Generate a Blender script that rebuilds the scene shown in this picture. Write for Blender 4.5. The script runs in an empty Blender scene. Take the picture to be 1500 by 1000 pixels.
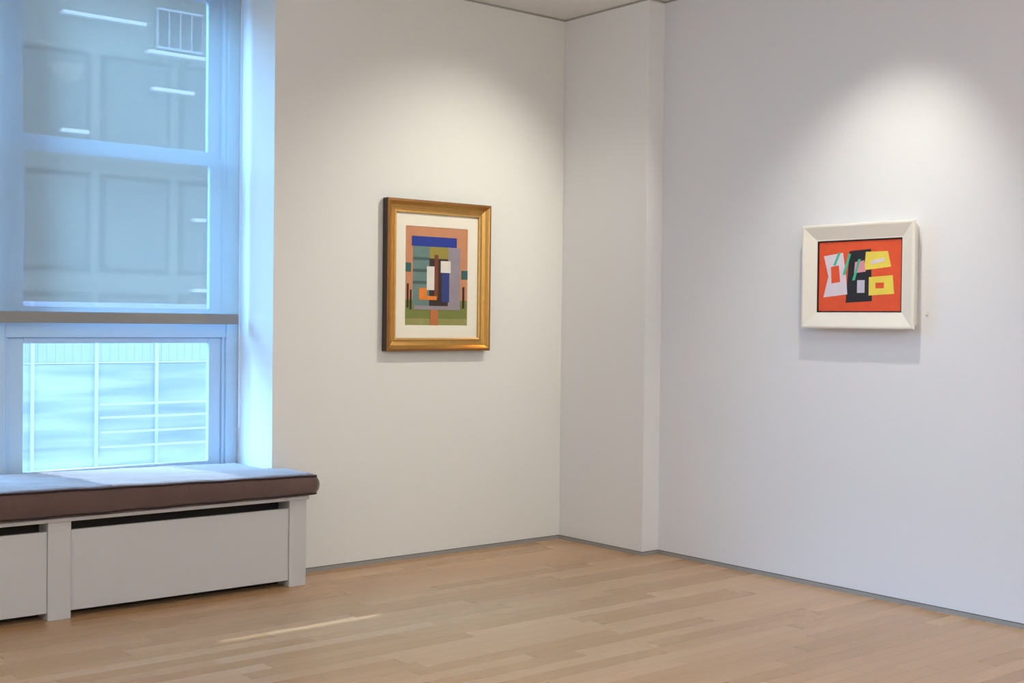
import bpy, bmesh, math, random
from mathutils import Vector, Matrix, noise
random.seed(3)
S = bpy.context.scene
C = S.collection
H = 3.33
S.view_settings.view_transform = 'Standard'
S.view_settings.look = 'None'
S.view_settings.exposure = 0.0

# ---------------- camera ----------------
CP = Vector((-5.4068, -6.0522, 1.3976)); yaw, pit, ro, f = 0.8808, -0.0161, 0.0115, 1846.38
F = Vector((math.cos(pit)*math.cos(yaw), math.cos(pit)*math.sin(yaw), math.sin(pit)))
R0 = Vector((math.sin(yaw), -math.cos(yaw), 0)); U0 = R0.cross(F)
R = R0*math.cos(ro)+U0*math.sin(ro); U = -R0*math.sin(ro)+U0*math.cos(ro)
cam = bpy.data.objects.new('camera', bpy.data.cameras.new('camera')); C.objects.link(cam)
M = Matrix((R, U, -F)).transposed().to_4x4(); M.translation = CP; cam.matrix_world = M
cam.data.sensor_width = 36; cam.data.lens = 36*f/1500
S.camera = cam
def on(axis, val, px, py):
    """real-world point seen at a photo pixel on the plane axis=val (used to measure sizes)"""
    d = F+R*((px-750)/f)+U*((500-py)/f); t = (val-CP[axis])/d[axis]; return CP+d*t

# ---------------- materials ----------------
def srgb(r, g, b):
    def c(v):
        v /= 255.
        return v/12.92 if v <= .04045 else ((v+.055)/1.055)**2.4
    return (c(r), c(g), c(b), 1)
def mat(name, col, rough=.5, metal=0, bump=0, bscale=50, var=0, vscale=5, sheen=0, spec=.5):
    m = bpy.data.materials.new(name); m.use_nodes = True
    nt = m.node_tree; b = nt.nodes['Principled BSDF']
    b.inputs['Base Color'].default_value = col; b.inputs['Roughness'].default_value = rough
    b.inputs['Metallic'].default_value = metal; b.inputs['Specular IOR Level'].default_value = spec
    if sheen: b.inputs['Sheen Weight'].default_value = sheen
    tc = nt.nodes.new('ShaderNodeTexCoord')
    if var:
        n = nt.nodes.new('ShaderNodeTexNoise'); n.inputs['Scale'].default_value = vscale; n.inputs['Detail'].default_value = 5
        nt.links.new(tc.outputs['Object'], n.inputs['Vector'])
        mx = nt.nodes.new('ShaderNodeMix'); mx.data_type = 'RGBA'
        mx.inputs[6].default_value = tuple(v*(1-var) for v in col[:3])+(1,); mx.inputs[7].default_value = tuple(min(1, v*(1+var)) for v in col[:3])+(1,)
        nt.links.new(n.outputs['Fac'], mx.inputs[0]); nt.links.new(mx.outputs[2], b.inputs['Base Color'])
    if bump:
        n = nt.nodes.new('ShaderNodeTexNoise'); n.inputs['Scale'].default_value = bscale; n.inputs['Detail'].default_value = 4
        nt.links.new(tc.outputs['Object'], n.inputs['Vector'])
        bp = nt.nodes.new('ShaderNodeBump'); bp.inputs['Strength'].default_value = bump; bp.inputs['Distance'].default_value = .01
        nt.links.new(n.outputs['Fac'], bp.inputs['Height']); nt.links.new(bp.outputs['Normal'], b.inputs['Normal'])
    return m
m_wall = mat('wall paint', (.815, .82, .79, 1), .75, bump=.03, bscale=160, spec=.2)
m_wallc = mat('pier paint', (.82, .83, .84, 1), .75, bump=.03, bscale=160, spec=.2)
m_wallr = mat('daylight tinted wall', (.785, .80, .845, 1), .75, bump=.03, bscale=160, spec=.2)  # wall paint with cool window daylight mixed into its colour
m_ceil = mat('ceiling paint', (.84, .84, .84, 1), .8)
m_base = mat('grey reveal metal', srgb(160, 159, 156), .6, spec=.2)
m_trim = mat('daylight tinted enamel', (.54, .77, 1.0, 1), .4)  # white enamel with the blue daylight glow painted into its colour
m_bench = mat('bench white paint', (.60, .60, .60, 1), .5, var=.03, vscale=3)
m_dark = mat('painted interior shade', (.035, .028, .024, 1), .8)
m_velvet = mat('brown velvet', srgb(94, 66, 60), .75, bump=.5, bscale=200, var=.25, vscale=7, sheen=.7)
m_piping = mat('dark brown piping', srgb(48, 28, 24), .8)
m_gold = mat('antique gold', srgb(198, 152, 84), .28, metal=.85, var=.10, vscale=22, bump=.1, bscale=90)
m_goldout = mat('worn brown gold', srgb(148, 102, 54), .4, metal=.6, var=.15, vscale=22, bump=.1, bscale=90)
m_goldin = mat('bright gold lip', srgb(234, 194, 122), .25, metal=.8, var=.1, vscale=22)
m_golddark = mat('dark frame side', srgb(56, 38, 24), .5)
m_mat = mat('cream mat board', srgb(240, 236, 222), .8)
m_cream = mat('white frame lacquer', srgb(236, 232, 222), .45)
m_liner = mat('dark liner', srgb(45, 25, 20), .6)
m_hem = mat('shade hem fabric', srgb(152, 152, 150), .8)
m_plastic = mat('white plastic', srgb(225, 225, 225), .4)

def floor_material():
    m = bpy.data.materials.new('maple strip floor'); m.use_nodes = True
    nt = m.node_tree; L = nt.links; b = nt.nodes['Principled BSDF']
    def N(t, **k):
        n = nt.nodes.new(t)
        for a, v in k.items(): setattr(n, a, v)
        return n
    def mth(op, a, bb=None):
        n = N('ShaderNodeMath', operation=op)
        for i, v in enumerate((a, bb)):
            if v is None: continue
            if isinstance(v, (int, float)): n.inputs[i].default_value = v
            else: L.new(v, n.inputs[i])
        return n.outputs[0]
    tc = N('ShaderNodeTexCoord'); sp = N('ShaderNodeSeparateXYZ'); L.new(tc.outputs['Object'], sp.inputs[0])
    x, y = sp.outputs['X'], sp.outputs['Y']
    W, LEN = .088, 1.1
    ry = mth('DIVIDE', y, W); row = mth('FLOOR', ry); fy = mth('FRACT', ry)
    wn = N('ShaderNodeTexWhiteNoise', noise_dimensions='1D'); L.new(row, wn.inputs['W'])
    rx = mth('ADD', mth('DIVIDE', x, LEN), mth('MULTIPLY', wn.outputs['Value'], 7.3)); colm = mth('FLOOR', rx); fx = mth('FRACT', rx)
    cb = N('ShaderNodeCombineXYZ'); L.new(row, cb.inputs[0]); L.new(colm, cb.inputs[1])
    w2 = N('ShaderNodeTexWhiteNoise', noise_dimensions='3D'); L.new(cb.outputs[0], w2.inputs['Vector'])
    cr = N('ShaderNodeValToRGB'); e = cr.color_ramp.elements
    e[0].position = 0; e[0].color = srgb(190, 146, 101); e[1].position = 1; e[1].color = srgb(209, 169, 127)
    k = e.new(.5); k.color = srgb(200, 158, 114)
    L.new(w2.outputs['Value'], cr.inputs[0])
    mp = N('ShaderNodeMapping'); mp.inputs['Scale'].default_value = (1.5, 14, 1); L.new(tc.outputs['Object'], mp.inputs[0])
    ad = N('ShaderNodeVectorMath', operation='ADD'); sc = N('ShaderNodeVectorMath', operation='SCALE'); sc.inputs['Scale'].default_value = 40
    L.new(w2.outputs['Color'], sc.inputs[0]); L.new(mp.outputs[0], ad.inputs[0]); L.new(sc.outputs[0], ad.inputs[1])
    gn = N('ShaderNodeTexNoise'); gn.inputs['Scale'].default_value = 2; gn.inputs['Detail'].default_value = 3; L.new(ad.outputs[0], gn.inputs['Vector'])
    gr = N('ShaderNodeMapRange'); gr.inputs[1].default_value = .3; gr.inputs[2].default_value = .7; gr.inputs[3].default_value = .965; gr.inputs[4].default_value = 1.02
    L.new(gn.outputs['Fac'], gr.inputs[0])
    sy = mth('MINIMUM', fy, mth('SUBTRACT', 1.0, fy)); sx = mth('MINIMUM', fx, mth('SUBTRACT', 1.0, fx))
    seam = mth('MINIMUM', mth('MULTIPLY', sy, W), mth('MULTIPLY', sx, LEN))
    sr = N('ShaderNodeMapRange'); sr.inputs[1].default_value = .0; sr.inputs[2].default_value = .0022; sr.inputs[3].default_value = .55; sr.inputs[4].default_value = 1
    L.new(seam, sr.inputs[0])
    mul = N('ShaderNodeVectorMath', operation='SCALE'); L.new(cr.outputs[0], mul.inputs[0]); L.new(mth('MULTIPLY', gr.outputs[0], sr.outputs[0]), mul.inputs['Scale'])
    L.new(mul.outputs[0], b.inputs['Base Color'])
    rr = N('ShaderNodeMapRange'); rr.inputs[3].default_value = .25; rr.inputs[4].default_value = .32; L.new(w2.outputs['Value'], rr.inputs[0]); L.new(rr.outputs[0], b.inputs['Roughness'])
    bp = N('ShaderNodeBump'); bp.inputs['Strength'].default_value = .1; bp.inputs['Distance'].default_value = .002
    L.new(sr.outputs[0], bp.inputs['Height']); L.new(bp.outputs[0], b.inputs['Normal'])
    b.inputs['Specular IOR Level'].default_value = .5
    return m
m_floor = floor_material()

def glass_material():
    m = bpy.data.materials.new('window glass'); m.use_nodes = True; nt = m.node_tree; nt.nodes.clear()
    o = nt.nodes.new('ShaderNodeOutputMaterial'); mx = nt.nodes.new('ShaderNodeMixShader'); t = nt.nodes.new('ShaderNodeBsdfTransparent'); g = nt.nodes.new('ShaderNodeBsdfGlossy')
    g.inputs['Roughness'].default_value = .02; t.inputs[0].default_value = (.95, .97, .98, 1); mx.inputs[0].default_value = .05
    nt.links.new(t.outputs[0], mx.inputs[1]); nt.links.new(g.outputs[0], mx.inputs[2]); nt.links.new(mx.outputs[0], o.inputs[0]); return m
m_glass = glass_material()
def shade_material():
    m = bpy.data.materials.new('solar shade mesh'); m.use_nodes = True; nt = m.node_tree; nt.nodes.clear(); L = nt.links
    N = nt.nodes.new
    o = N('ShaderNodeOutputMaterial'); mx = N('ShaderNodeMixShader'); t = N('ShaderNodeBsdfTransparent'); a = N('ShaderNodeAddShader')
    d = N('ShaderNodeBsdfDiffuse'); tr = N('ShaderNodeBsdfTranslucent')
    d.inputs[0].default_value = (.34, .41, .44, 1); tr.inputs[0].default_value = (.20, .18, .14, 1)
    tc = N('ShaderNodeTexCoord'); w = N('ShaderNodeTexWave'); w.inputs['Scale'].default_value = 60; w.bands_direction = 'Z'; w.inputs['Distortion'].default_value = 1
    L.new(tc.outputs['Object'], w.inputs[0])
    mr = N('ShaderNodeMapRange'); mr.inputs[3].default_value = .38; mr.inputs[4].default_value = .42; L.new(w.outputs['Fac'], mr.inputs[0]); L.new(mr.outputs[0], mx.inputs[0])
    L.new(d.outputs[0], a.inputs[0]); L.new(tr.outputs[0], a.inputs[1]); L.new(t.outputs[0], mx.inputs[1]); L.new(a.outputs[0], mx.inputs[2]); L.new(mx.outputs[0], o.inputs[0]); return m
m_shade = shade_material()

# ---------------- geometry helpers ----------------
def thing(name, label, cat, loc=(0, 0, 0), rz=0, group=None):
    o = bpy.data.objects.new(name, None); C.objects.link(o); o.location = loc; o.rotation_euler = (0, 0, rz); o.empty_display_size = .1
    o['label'] = label; o['category'] = cat
    if group: o['group'] = group
    return o
class MB:
    def __init__(s): s.bm = bmesh.new()
    def box(s, x0, x1, y0, y1, z0, z1, mi=0):
        v = [s.bm.verts.new((x, y, z)) for x in (x0, x1) for y in (y0, y1) for z in (z0, z1)]
        for q in ((0, 1, 3, 2), (4, 6, 7, 5), (0, 4, 5, 1), (2, 3, 7, 6), (0, 2, 6, 4), (1, 5, 7, 3)):
            s.bm.faces.new([v[i] for i in q]).material_index = mi
        return s
    def plate(s, pts, y0, y1, mi=0):
        """polygon in x,z extruded between y0 (front) and y1"""
        a = [s.bm.verts.new((x, y0, z)) for x, z in pts]; b = [s.bm.verts.new((x, y1, z)) for x, z in pts]
        n = len(pts); s.bm.faces.new(a).material_index = mi
        for i in range(n): s.bm.faces.new((a[i], a[(i+1) % n], b[(i+1) % n], b[i])).material_index = mi
        return s
    def tube(s, path, r, n=8, closed=False, mi=0):
        path = [Vector(p) for p in path]; rings = []; N = len(path)
        for i, p in enumerate(path):
            if closed: t = path[(i+1) % N]-path[i-1]
            else: t = path[min(i+1, N-1)]-path[max(i-1, 0)]
            t.normalize(); up = Vector((0, 0, 1)) if abs(t.z) < .9 else Vector((1, 0, 0))
            a = t.cross(up).normalized(); b = t.cross(a).normalized()
            rings.append([s.bm.verts.new(p+(a*math.cos(k*2*math.pi/n)+b*math.sin(k*2*math.pi/n))*r) for k in range(n)])
        for i in range(N if closed else N-1):
            A, B = rings[i], rings[(i+1) % N]
            for k in range(n): s.bm.faces.new((A[k], A[(k+1) % n], B[(k+1) % n], B[k])).material_index = mi
        if not closed: s.bm.faces.new(rings[0][::-1]); s.bm.faces.new(rings[-1])
        return s
    def ring(s, w, h, prof, mis=None):
        """picture-frame moulding: prof = [(inset, out)], swept round a w x h rectangle centred at origin in x,z; out = toward -y"""
        rings = []
        for ins, out in prof:
            x, z = w/2-ins, h/2-ins
            rings.append([s.bm.verts.new(c) for c in ((-x, -out, -z), (x, -out, -z), (x, -out, z), (-x, -out, z))])
        n = len(prof)
        for i in range(n):
            A, B = rings[i], rings[(i+1) % n]
            for k in range(4):
                fc = s.bm.faces.new((A[k], A[(k+1) % 4], B[(k+1) % 4], B[k])); fc.material_index = mis[i] if mis else 0
        return s
    def build(s, name, mats, parent=None, loc=(0, 0, 0), bevel=0, seg=2, smooth=False, kind=None):
        bmesh.ops.recalc_face_normals(s.bm, faces=s.bm.faces)
        me = bpy.data.meshes.new(name); s.bm.to_mesh(me); s.bm.free()
        for m in (mats if isinstance(mats, (list, tuple)) else [mats]): me.materials.append(m)
        o = bpy.data.objects.new(name, me); C.objects.link(o); o.location = loc
        if parent: o.parent = parent
        if bevel:
            b = o.modifiers.new('bevel', 'BEVEL'); b.width = bevel; b.segments = seg; b.limit_method = 'ANGLE'
        if smooth:
            for p in me.polygons: p.use_smooth = True
        if kind: o['kind'] = kind
        return o

# ---------------- setting ----------------
D, CC = .1324, .75                     # jog of the pier, depth of the pier
XW = -2.0815                           # window recess right side
XL = -4.68                             # window recess left side
RX, RY = -8.2, -9.2                    # far ends of the room
HEAD = 3.26; SILL = .47; YO = .50      # window head, sill, outer wall face
w = MB()
w.box(XW, D+.2, 0, YO, 0, H); w.box(RX, XL, 0, YO, 0, H); w.box(XL, XW, 0, YO, HEAD, H); w.box(XL, XW, 0, YO, 0, SILL-.03)
w.build('wall_back', m_wall, kind='structure')
MB().box(0, D+.2, -CC, -.0005, 0, H).build('wall_corner', m_wallc, kind='structure', bevel=.003)
MB().box(D, D+.2, RY, -CC-.0005, 0, H).build('wall_right', m_wallr, kind='structure')
MB().box(RX-.2, RX, RY, YO, 0, H).build('wall_left', m_wall, kind='structure')
MB().box(RX-.2, D+.2, RY-.2, RY, 0, H).build('wall_front', m_wall, kind='structure')
MB().box(RX-.2, D+.2, RY-.2, YO, -.12, 0).build('floor', m_floor, kind='structure')
MB().box(RX-.2, D+.2, RY-.2, YO, H, H+.12).build('ceiling', m_ceil, kind='structure')
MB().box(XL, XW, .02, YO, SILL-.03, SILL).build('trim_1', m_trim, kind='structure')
m_gapshade = mat('painted gap shadow', srgb(104, 101, 96), .8, spec=.2)  # shadow of the gap above the base, painted as a dark strip
bh = .022
MB().box(-2.02, -.004, -.004, 0, 0, bh).box(-2.02, -.004, -.005, 0, bh, bh+.003, 1).build('baseboard_back', [m_base, m_gapshade], kind='structure')
MB().box(-.004, 0, -CC-.004, 0, 0, bh).box(-.005, 0, -CC-.005, 0, bh, bh+.003, 1).box(0, D-.004, -CC-.004, -CC, 0, bh).box(0, D-.004, -CC-.005, -CC, bh, bh+.003, 1).build('baseboard_corner', [m_base, m_gapshade], kind='structure')
MB().box(D-.004, D, RY, -CC-.004, 0, bh).box(D-.005, D, RY, -CC-.004, bh, bh+.003, 1).build('baseboard_right', [m_base, m_gapshade], kind='structure')
g = .012
MB().box(-6, 0, -.003, 0, H-g, H).box(-.003, 0, -CC-.003, -.003, H-g, H).box(0, D, -CC-.003, -CC, H-g, H).box(D-.003, D, RY, -CC, H-g, H).build('trim_2', mat('ceiling reveal', srgb(165, 163, 157), .8), kind='structure')

# ---------------- window ----------------
def window(name, x0, x1):
    r = bpy.data.objects.new(name, None); C.objects.link(r); r['kind'] = 'structure'; r.location = (0, 0, 0)
    fr = MB()
    fw = .07
    for a, b in ((x0, x0+fw), (x1-fw, x1)):
        fr.box(a, b, .40, YO, SILL, HEAD)
    fr.box(x0+fw, x1-fw, .40, YO, HEAD-.06, HEAD); fr.box(x0+fw, x1-fw, .40, YO, SILL, SILL+.06)
    for a, b in ((x0+fw, x0+fw+.018), (x1-fw-.018, x1-fw)): fr.box(a, b, .415, YO, SILL+.06, HEAD-.06)
    fr.box(x0+fw, x1-fw, .405, YO, zr0, zr1)           # fixed transom
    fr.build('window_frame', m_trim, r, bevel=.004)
    a, b = x0+fw+.018, x1-fw-.018
    def sash(z0, z1, yy, s0, s1, bot, top):
        s = MB(); s.box(a, a+s0, yy, yy+.035, z0, z1); s.box(b-s1, b, yy, yy+.035, z0, z1)
        s.box(a+s0, b-s1, yy, yy+.035, z0, z0+bot); s.box(a+s0, b-s1, yy, yy+.035, z1-top, z1)
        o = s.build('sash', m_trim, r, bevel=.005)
        MB().box(a+s0-.005, b-s1+.005, yy+.015, yy+.021, z0+bot-.005, z1-top+.005).build('pane', m_glass, o)
    st = b-gR; st0 = gL-(x0+fw+.018) if name == 'window_1' else .055
    sash(SILL+.06, zr0, .43, st0, st, zl0-SILL-.06, zr0-zl1)
    sash(zr1, (zm0+zm1)/2, .43, st0, st, .03, (zm1-zm0)/2)
    sash((zm0+zm1)/2, HEAD-.06, .462, st0, st, (zm1-zm0)/2, .05)
    return r
gR = on(1, .45, 303, 600).x; gL = on(1, .45, 32, 600).x
zl0 = on(1, .45, 200, 680).z; zl1 = on(1, .45, 303, 502).z
zr0 = zl1+.03; zr1 = on(1, .45, 303, 452).z-.03
zm0 = on(1, .45, 303, 243).z; zm1 = on(1, .45, 303, 222).z
JX = gL-.11-.06
window('window_1', JX, XW)
gR = JX-.088-.06
window('window_2', XL, JX)

# roller shade
shT = on(1, .30, 349, 460); shB = on(1, .30, 349, 475)
sh = thing('roller_shade', 'translucent grey mesh roller shade lowered halfway over the window', 'shade', (shT.x, .30, HEAD))
x0s = XL+.02-shT.x
MB().box(x0s, 0, -.001, .0005, shT.z-HEAD, -.03).build('shade_cloth', m_shade, sh)
MB().box(x0s, 0, -.007, .007, shB.z-HEAD, shT.z-HEAD).build('hem_bar', m_hem, sh, bevel=.004)
rl = MB(); rl.tube([(x0s, 0, -.03), (0, 0, -.03)], .028, 16); rl.build('roller_tube', m_plastic, sh, smooth=True)
ch = MB()
cb_ = on(1, .29, 349, 622).z-HEAD
ch.tube([(.006, -.012, -.03), (.006, -.012, cb_), (.007, -.006, cb_-.012), (.008, .004, cb_), (.008, .004, -.03)], .0016, 6)
ch.build('pull_chain', m_plastic, sh)

# ---------------- window bench over the radiator ----------------
YB = -.2821; XE = -2.0303
bn = thing('window_bench', 'long white radiator cover bench built under the window', 'bench', (-3.4, -.14, 0))
ox, oy = 3.4, .14
def bb(mb, x0, x1, y0, y1, z0, z1, mi=0): return mb.box(x0+ox, x1+ox, y0+oy, y1+oy, z0, z1, mi)
xs = [(on(1, YB, 424, 800).x, XE), (on(1, YB, 70, 850).x, on(1, YB, 104, 850).x)]
step = xs[0][0]-xs[1][0]; xs.append((xs[1][0]-step, xs[1][1]-step)); XLB = xs[2][0]
zt = on(1, YB, 104, 763).z; zpt = on(1, YB, 104, 776).z; zpb = on(1, YB, 424, 850).z
CZ0 = SILL+.002
for a, b in xs: bb(MB(), a, b, YB, -.006, 0, zt).build('stile', m_bench, bn, bevel=.002)
for (a, b), (c, d) in ((xs[1], xs[0]), (xs[2], xs[1])):
    bb(MB(), b+.001, c-.001, YB+.008, YB+.03, zpb, zpt).build('front_panel', m_bench, bn, bevel=.002)
bb(MB(), XLB, XE, YB+.12, YB+.13, .001, zt-.002).build('shade_sheet', m_dark, bn)  # added dark sheet, carries the shade inside the cover in its colour
tb = MB(); bb(tb, XLB-.01, XE+.012, YB-.012, -.006, zt+.001, CZ0-.001); tb.build('top_board', m_bench, bn, bevel=.004)

# cushion
cu = thing('seat_cushion', 'long brown velvet cushion with dark piping lying on the white window bench', 'cushion', (-3.4, -.14, CZ0))
cT = on(1, YB-.03, 463, 692); cZ1 = cT.z-.004-CZ0
x1c, x0c = cT.x, XLB-.05
y0c = YB-.035
def swell(x): return .026*min(1, max(0, (x1c-x)/1.5))*min(1, max(0, (x-x0c)/.6))
def cushion_mesh():
    bm = bmesh.new()
    def axis(vals, stepn):
        r = []
        for a, b in zip(vals[:-1], vals[1:]):
            n = max(1, int(round((b-a)/stepn)))
            r += [a+(b-a)*i/n for i in range(n)]
        return r+[vals[-1]]
    X = sorted(set([round(v, 4) for v in axis([x0c, x0c+.01, x0c+.03, XL+.012, XL+.03, XL+.06, XW-.07, XW-.035, XW-.012, XW+.01, x1c-.03, x1c-.01, x1c], .035)]))
    Y = sorted(set([round(v, 4) for v in axis([y0c, y0c+.01, y0c+.03, y0c+.06, -.04, -.022, -.012, .03, .33, .36, .375], .035)]))
    def inside(x, y):
        return (x0c-1e-4 <= x <= x1c+1e-4 and y <= -.012+1e-4) or (XL+.0119 <= x <= XW-.0119)
    def edge(x, y):
        d1 = min(x-x0c, x1c-x, y-y0c, -.012-y if y <= -.012 else 9)
        if XL+.012 <= x <= XW-.012: dd = min(x-XL-.012 if y > -.012 else x-x0c, XW-.012-x if y > -.012 else x1c-x, y-y0c, .375-y); return max(dd, 0)
        return max(d1, 0)
    top, bot = {}, {}
    for x in X:
        for y in Y:
            if not inside(x, y): continue
            e = edge(x, y)
            k = min(1, e/.035); rnd = math.sqrt(max(0, 1-(1-k)**2))
            puff = .004*min(1, e/.15)+.005*noise.noise(Vector((x*2.2, y*3, 1)))+.006*noise.noise(Vector((x*7+y*5, y*8, 4)))+.003*noise.noise(Vector((x*16-y*9, y*14, 9)))
            zt_ = cZ1-.014+.014*rnd+puff*k+swell(x)
            top[x, y] = bm.verts.new((x+ox, y+oy, zt_)); bot[x, y] = bm.verts.new((x+ox, y+oy, .014*(1-rnd)))
    for i in range(len(X)-1):
        for j in range(len(Y)-1):
            ks = [(X[i], Y[j]), (X[i+1], Y[j]), (X[i+1], Y[j+1]), (X[i], Y[j+1])]
            if not all(k in top for k in ks): continue
            cxm, cym = (X[i]+X[i+1])/2, (Y[j]+Y[j+1])/2
            if not inside(cxm, cym): continue
            bm.faces.new([top[k] for k in ks]); bm.faces.new([bot[k] for k in ks][::-1])
    vb = {}
    for d in (top, bot):
        for k, v in d.items(): vb[v] = k
    for e in [e for e in bm.edges if e.is_boundary and all(v.co.z > cZ1*.5 for v in e.verts)]:
        a, b = e.verts; ka, kb = vb[a], vb[b]
        bm.faces.new((a, b, bot[kb], bot[ka]))
    for v in [v for v in bm.verts if not v.link_faces]: bm.verts.remove(v)
    side = [e for e in bm.edges if abs(e.verts[0].co.z-e.verts[1].co.z) > cZ1*.5]
    bmesh.ops.subdivide_edges(bm, edges=side, cuts=3, use_grid_fill=True)
    for v in bm.verts:
        z = v.co.z/(cZ1+swell(v.co.x-ox))
        if .15 < z < .84:
            bulge = .012*math.sin(math.pi*z)
            xx, yy = v.co.x-ox, v.co.y-oy
            if abs(yy-y0c) < 1e-3: v.co.y -= bulge+.003*noise.noise(Vector((xx*8, 0, z*3)))
            if abs(xx-x1c) < 1e-3 and yy < -.011: v.co.x += bulge
            if abs(xx-x0c) < 1e-3 and yy < -.011: v.co.x -= bulge
    bmesh.ops.recalc_face_normals(bm, faces=bm.faces)
    me = bpy.data.meshes.new('cover'); bm.to_mesh(me); bm.free(); me.materials.append(m_velvet)
    for p_ in me.polygons: p_.use_smooth = True
    o = bpy.data.objects.new('cover', me); C.objects.link(o); o.parent = cu
cushion_mesh()
for zz, kk in ((cZ1-.012, 1), (.012, 0)):
    e = .004
    def fz(x, kk=kk, zz=zz): return zz+kk*swell(x)
    MB().tube([(x0c+ox-e, -.015+oy, zz)]+[(x0c+ox-e, y0c+oy+.01, zz), (x0c+ox+.01, y0c+oy-e, zz)]+[(x0c+.1+(x1c-x0c-.2)*i/40+ox, y0c+oy-e, fz(x0c+.1+(x1c-x0c-.2)*i/40)+.0015*math.sin(i*1.3)) for i in range(41)]+[(x1c+ox-.012, y0c+oy-e, zz), (x1c+ox-.002, y0c+oy, zz), (x1c+ox+e, y0c+oy+.012, zz), (x1c+ox+e, -.015+oy, zz)], .0045, 8).build('piping', m_piping, cu, smooth=True)

# ---------------- pictures ----------------
def paint(name, col): return mat('paint '+name, col, .6, bump=.1, bscale=120, var=.14, vscale=14)
def rect(x0, y0, x1, y1): return [(x0, y0), (x1, y0), (x1, y1), (x0, y1)]
def artwork(parent, w_, h_, y, bg, shapes):
    cols = []; mats = [paint('ground', bg)]; mb = MB(); mb.box(-w_/2, w_/2, y, y+.010, -h_/2, h_/2, 0)
    for i, (col, pts) in enumerate(shapes):
        if col not in cols: cols.append(col); mats.append(paint('hue', col))
        mb.plate([((px-.5)*w_, (py-.5)*h_) for px, py in pts], y-.00015*(i+1), y+.001, cols.index(col)+1)
    return mb.build('painting', mats, parent)

# picture on the back wall, gold frame: a plain colour-block stand-in inside
A1, A2, AT, AB = -1.3845, -.6315, 2.0953, 1.2173
wA, hA = A2-A1, AT-AB
p1 = thing('framed_picture', 'gold framed picture with wide white mat hanging on the wall beside the window', 'picture', ((A1+A2)/2, 0, (AT+AB)/2))
fw = .076
MB().ring(wA, hA, [(.004, .001), (0, .008), (0, .055), (.004, .060), (.014, .061), (.02, .054), (.034, .040), (.052, .032), (.062, .031), (.066, .037), (.072, .037), (fw, .033), (fw, .001)],
          [1, 1, 2, 2, 0, 0, 0, 0, 3, 3, 3, 0, 1]).build('frame', [m_gold, m_golddark, m_goldout, m_goldin], p1)
iw, ih = wA-2*fw, hA-2*fw
mL = .076
MB().ring(iw+.006, ih+.006, [(0, .018), (0, .021), (mL, .021), (mL+.002, .018)]).build('mat_board', m_mat, p1)
aw, ah = iw-2*mL+.006, ih-2*mL+.006
TE, TD, PU, DK, WH = srgb(104, 132, 128), srgb(72, 96, 98), srgb(150, 140, 150), srgb(52, 36, 32), srgb(226, 222, 214)
s1 = [
 (srgb(120, 128, 62), rect(0, 0, 1, .26)), (srgb(150, 148, 88), rect(0, .0, 1, .07)),
 (srgb(28, 52, 150), rect(.10, .80, .82, .90)), (TE, rect(.12, .20, .38, .80)), (TD, rect(.12, .66, .38, .69)), (TD, rect(.12, .54, .38, .57)), (TD, rect(.12, .42, .38, .45)),
 (PU, rect(.68, .20, .88, .80)), (srgb(150, 138, 60), rect(.38, .68, .68, .80)), (DK, rect(.38, .20, .68, .68)),
 (WH, rect(.34, .36, .46, .60)), (srgb(120, 60, 40), rect(.46, .28, .52, .72)), (WH, rect(.56, .54, .72, .66)), (srgb(44, 62, 128), rect(.58, .24, .70, .54)),
 (srgb(230, 130, 44), rect(.22, .26, .34, .38)), (srgb(230, 130, 44), rect(.34, .26, .50, .30)), (srgb(190, 112, 60), rect(.40, .0, .52, .16)), (PU, rect(.14, .16, .88, .20)),
 (srgb(46, 96, 92), rect(.0, .54, .09, .63)), (srgb(46, 96, 92), rect(.90, .48, 1, .57)), (DK, rect(.03, .18, .055, .42)), (DK, rect(.08, .16, .10, .36)), (DK, rect(.92, .18, .95, .40))]
artwork(p1, aw, ah, -.017, srgb(200, 138, 100), s1)

# picture on the right wall, white frame (local -y faces the room)
B1, B2, BT, BB = -1.8535, -2.5330, 1.9205, 1.3789
wB, hB = B1-B2, BT-BB
p2 = thing('framed_picture', 'orange abstract painting in a wide white frame hanging on the right wall', 'picture', (D, (B1+B2)/2, (BT+BB)/2), -math.pi/2)
fb = .084
MB().ring(wB, hB, [(.03, .001), (.008, .066), (.0, .070), (0, .080), (.006, .084), (.014, .084), (.078, .060), (fb, .060), (fb, .001)]).build('frame', [m_cream], p2, bevel=.0015)
jw, jh = wB-2*fb, hB-2*fb
MB().ring(jw, jh, [(0, .03), (0, .058), (.005, .058), (.005, .03)]).build('liner', m_liner, p2)
cw, chh = jw-.014, jh-.014
OR = srgb(230, 84, 38); W_, K_, Y_, T_ = srgb(222, 212, 224), srgb(28, 26, 30), srgb(238, 216, 84), srgb(60, 190, 150)
s2 = [
 (K_, [(.34, .12), (.66, .14), (.64, .88), (.38, .86)]),
 (W_, [(.06, .20), (.36, .24), (.34, .52), (.30, .84), (.06, .80), (.12, .50)]), (OR, [(.16, .40), (.27, .42), (.25, .66), (.15, .64)]),
 (Y_, [(.56, .58), (.88, .62), (.84, .84), (.58, .84)]), (Y_, [(.62, .22), (.92, .24), (.90, .50), (.62, .48)]), (OR, [(.70, .32), (.80, .32), (.80, .40), (.70, .40)]),
 (srgb(226, 150, 165), [(.44, .54), (.58, .56), (.56, .72), (.45, .70)]), (srgb(200, 196, 214), rect(.48, .26, .57, .44)),
 (T_, [(.18, .66), (.21, .66), (.27, .84), (.24, .84)]), (T_, [(.30, .52), (.33, .52), (.40, .82), (.37, .82)]), (T_, [(.42, .44), (.45, .44), (.52, .74), (.49, .74)]),
 (W_, [(.64, .66), (.80, .70), (.80, .75), (.64, .71)])]
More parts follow.
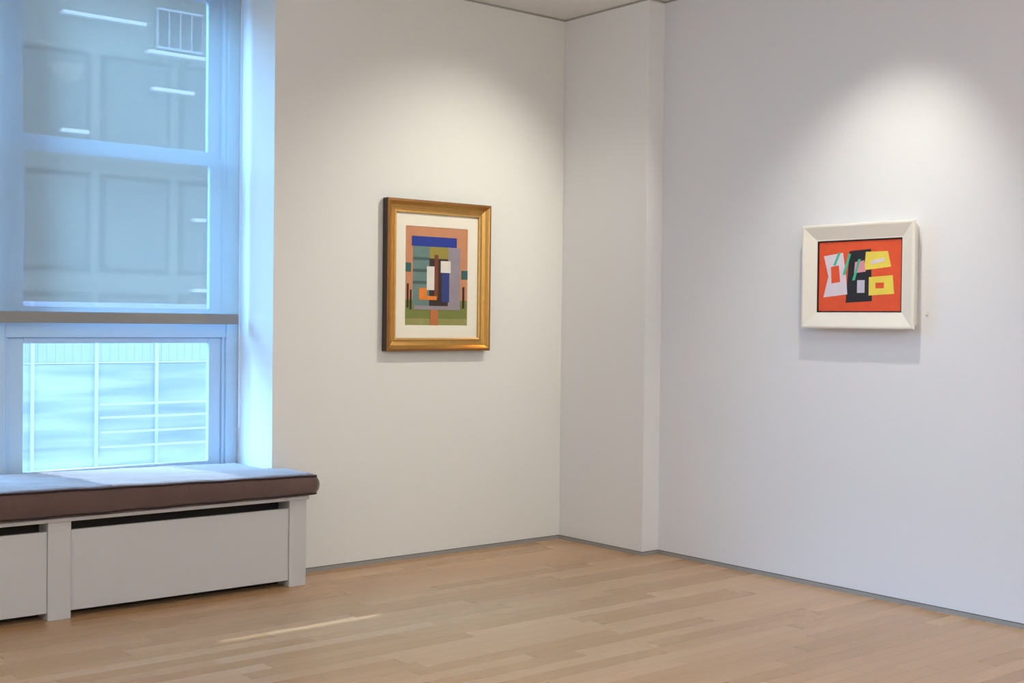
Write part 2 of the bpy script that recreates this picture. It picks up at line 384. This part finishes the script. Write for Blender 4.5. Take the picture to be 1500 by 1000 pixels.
artwork(p2, cw, chh, -.052, OR, s2)

# small wall hook to the right of the painting
pn = on(0, D, 1359, 460)
hk = thing('wall_hook', 'tiny clear plastic hook on the white wall right of the orange painting', 'hook', (D, pn.y, pn.z), -math.pi/2)
MB().box(-.006, .006, -.003, -.0003, -.012, .014).build('back_plate', m_plastic, hk, bevel=.001)
MB().tube([(0, -.003, -.004), (0, -.009, -.010), (0, -.014, -.009), (0, -.015, -.003)], .002, 8).build('prong', mat('grey pin', srgb(150, 150, 150), .3), hk, smooth=True)

# ---------------- outside ----------------
MB().box(-40, 40, YO+.3, 60, -9.2, -9).build('ground', mat('street', srgb(90, 92, 95), .9), kind='structure')
YT = 3.0
ts = thing('terrace_screen', 'frosted glass terrace screen with white posts and rails outside the window', 'screen', (-2, YT, -.6))
def T(mb, x0, x1, y0, y1, z0, z1): return mb.box(x0+2, x1+2, y0, y1, z0+.6, z1+.6)
xp = [on(1, YT, p_, 590).x for p_ in (50, 140, 228)]; dx = xp[2]-xp[1]
posts = [xp[1]+dx*i for i in range(-3, 5)]
zT = 1.5
m_post = mat('white post', srgb(208, 214, 226), .5)
def panelmat():
    """frosted glass with soft horizontal bands"""
    m = mat('painted reflection glass', srgb(120, 168, 205), .3, spec=.5); nt = m.node_tree; b = nt.nodes['Principled BSDF']
    tc = nt.nodes.new('ShaderNodeTexCoord'); mp = nt.nodes.new('ShaderNodeMapping'); mp.inputs['Scale'].default_value = (.5, 1, 5); n = nt.nodes.new('ShaderNodeTexNoise'); n.inputs['Scale'].default_value = 1.8; n.inputs['Detail'].default_value = 2
    cr = nt.nodes.new('ShaderNodeValToRGB'); e = cr.color_ramp.elements; e[0].position = .36; e[0].color = srgb(158, 170, 204); e[1].position = .64; e[1].color = srgb(198, 204, 222)  # blurred reflections painted into the panel colour as pale bands
    nt.links.new(tc.outputs['Object'], mp.inputs[0]); nt.links.new(mp.outputs[0], n.inputs[0]); nt.links.new(n.outputs['Fac'], cr.inputs[0]); nt.links.new(cr.outputs[0], b.inputs['Base Color']); return m
m_panel = panelmat(); m_rib = mat('ribbed pale panel', srgb(180, 190, 214), .6)
zs = on(1, YT, 150, 531).z
for i in range(len(posts)-1):
    a, b = posts[i], posts[i+1]
    T(MB(), a+.012, b-.012, 0, .01, -.6, zs-.01).build('glass_panel', m_panel, ts)
    rb = MB()
    n = 14
    for k in range(n):
        u = a+.012+(b-a-.024)*k/n; T(rb, u, u+(b-a-.024)/n*.995, -.002 if k % 2 else 0, .01, zs+.005, zT)
    rb.build('ribbed_panel', m_rib, ts)
for x in posts: T(MB(), x-.012, x+.012, -.02, .03, -.6, zT).build('post', m_post, ts)
for py in (590, 609, 630, 651):
    z = on(1, YT-.1, 220, py).z
    T(MB(), posts[3], posts[-1], -.10, -.075, z-.007, z+.007).build('rail', m_post, ts)
z = zs; T(MB(), posts[0], posts[-1], -.01, .02, z-.006, z+.005).build('cross_rail', m_post, ts)
MB().box(-8, 6, YT-1.2, YT+.6, -.75, -.6).build('terrace', mat('terrace slab', srgb(170, 180, 190), .9), kind='structure')

YF = 8.0
ob = thing('office_building', 'grey glass office building across the street seen through the shade', 'building', (1, YF, -9))
def O(mb, x0, x1, y0, y1, z0, z1): return mb.box(x0-1, x1-1, y0, y1, z0+9, z1+9)
m_fac = mat('facade grey', srgb(112, 114, 104), .7, var=.3, vscale=.8); m_fdark = mat('facade mullion', srgb(58, 62, 60), .6); m_win = mat('facade glass', srgb(82, 88, 82), .35, var=.6, vscale=1.0)
m_wdark = mat('dark facade glass', srgb(32, 42, 56), .2); m_sill = mat('sunlit sill', srgb(215, 215, 210), .5)  # sunlight on the sill edges is put into the sill colour
O(MB(), -8, 12, 0, 6, -9, 5.6).build('facade', m_fac, ob)
zz = on(1, YF, 150, 65).z
fl = 1.35
for k in range(-6, 2):
    z0 = zz+k*fl
    for j in range(-3, 5):
        xw = j*.95+.1
        if not (z0+fl > 0 and z0+fl < 5.7): continue
        o = O(MB(), xw, xw+.82, -.03, .02, z0+.12, z0+fl-.12).build('window', m_fdark, ob)
        O(MB(), xw+.05, xw+.77, -.04, 0, z0+.17, z0+fl-.17).build('pane', m_win, o)
for (x0, y0, x1, y1) in ((90, 17, 212, 38), (215, 75, 298, 90), (222, 130, 282, 138), (88, 190, 128, 200), (280, 238, 300, 242), (281, 322, 299, 326), (280, 425, 299, 427)):
    a, b = on(1, YF-.08, x0, y0), on(1, YF-.08, x1, y1)
    O(MB(), a.x, b.x, -.14, -.03, a.z-.022, a.z+.018).build('sill', m_sill, ob)
a, b = on(1, YF-.1, 232, 10), on(1, YF-.1, 297, 80)
o = O(MB(), a.x, b.x, -.09, -.03, b.z, a.z).build('window', mat('pale sash', srgb(170, 178, 182), .5), ob)
n = 4
for k in range(n):
    u0 = a.x+(b.x-a.x)*(k+.08)/n; u1 = a.x+(b.x-a.x)*(k+.92)/n
    O(MB(), u0, u1, -.10, -.08, b.z+.03, a.z-.03).build('pane', m_wdark, o)

# ---------------- light ----------------
wd = bpy.data.worlds.new('world'); S.world = wd; wd.use_nodes = True
bg = wd.node_tree.nodes['Background']; bg.inputs[0].default_value = (.44, .65, 1.0, 1); bg.inputs[1].default_value = 3.7
# broad directional skylight over the roofs opposite
sk = bpy.data.lights.new('bright_sky', 'SUN'); sk.energy = 18.5; sk.angle = math.radians(50); sk.color = (.20, .54, 1)
so = bpy.data.objects.new('bright_sky', sk); C.objects.link(so); so.rotation_euler = Vector((.55, -.62, -.56)).to_track_quat('-Z', 'Y').to_euler()
def spot(name, loc, tgt, energy, angle, blend=1.0, col=(1, .955, .81), size=.02):
    l = bpy.data.lights.new(name, 'SPOT'); l.energy = energy; l.spot_size = math.radians(angle); l.spot_blend = blend; l.color = col; l.shadow_soft_size = size
    o = bpy.data.objects.new(name, l); C.objects.link(o); o.location = loc
    d = Vector(tgt)-Vector(loc); o.rotation_euler = d.to_track_quat('-Z', 'Y').to_euler(); return o
spot('picture_spot', (-.50, -1.75, 3.25), (-.95, 0, 1.60), 112, 72)
spot('picture_spot', (D-.95, -2.68, 3.25), (D, -2.22, 1.46), 76, 68)
spot('streak_spot', (-3.75, 2.7, 3.06), (-3.0, .45, 1.0), 1500, 13, .3, (.62, .82, 1), .01)  # unseen outdoor spot, added to throw the light streak on the floor
for x in (-6.5, -4.2, -1.9):
    for y in (-7.5, -5.0, -2.6):
        e = {(-6.5, -2.6): 0, (-4.2, -2.6): 8, (-4.2, -5.0): 28, (-1.9, -2.6): 40, (-6.5, -5.0): 18, (-1.9, -5.0): 56}.get((x, y), 46)
        if e: spot('fill_spot', (x, y, 3.3), (x, y, 0), e, 175, 1.0, (.94, .97, 1), .12)  # unseen ceiling spots added as general fill light
# unseen point lights added further back to fill the walls evenly
for loc, e in (((-4.6, -8.3, 2.75), 98), ((-1.6, -6.9, 2.75), 40), ((-7.2, -3.2, 2.6), 60)):
    l = bpy.data.lights.new('fill_point', 'POINT'); l.energy = e; l.color = (.94, .97, 1); l.shadow_soft_size = .25
    o = bpy.data.objects.new('fill_point', l); C.objects.link(o); o.location = loc
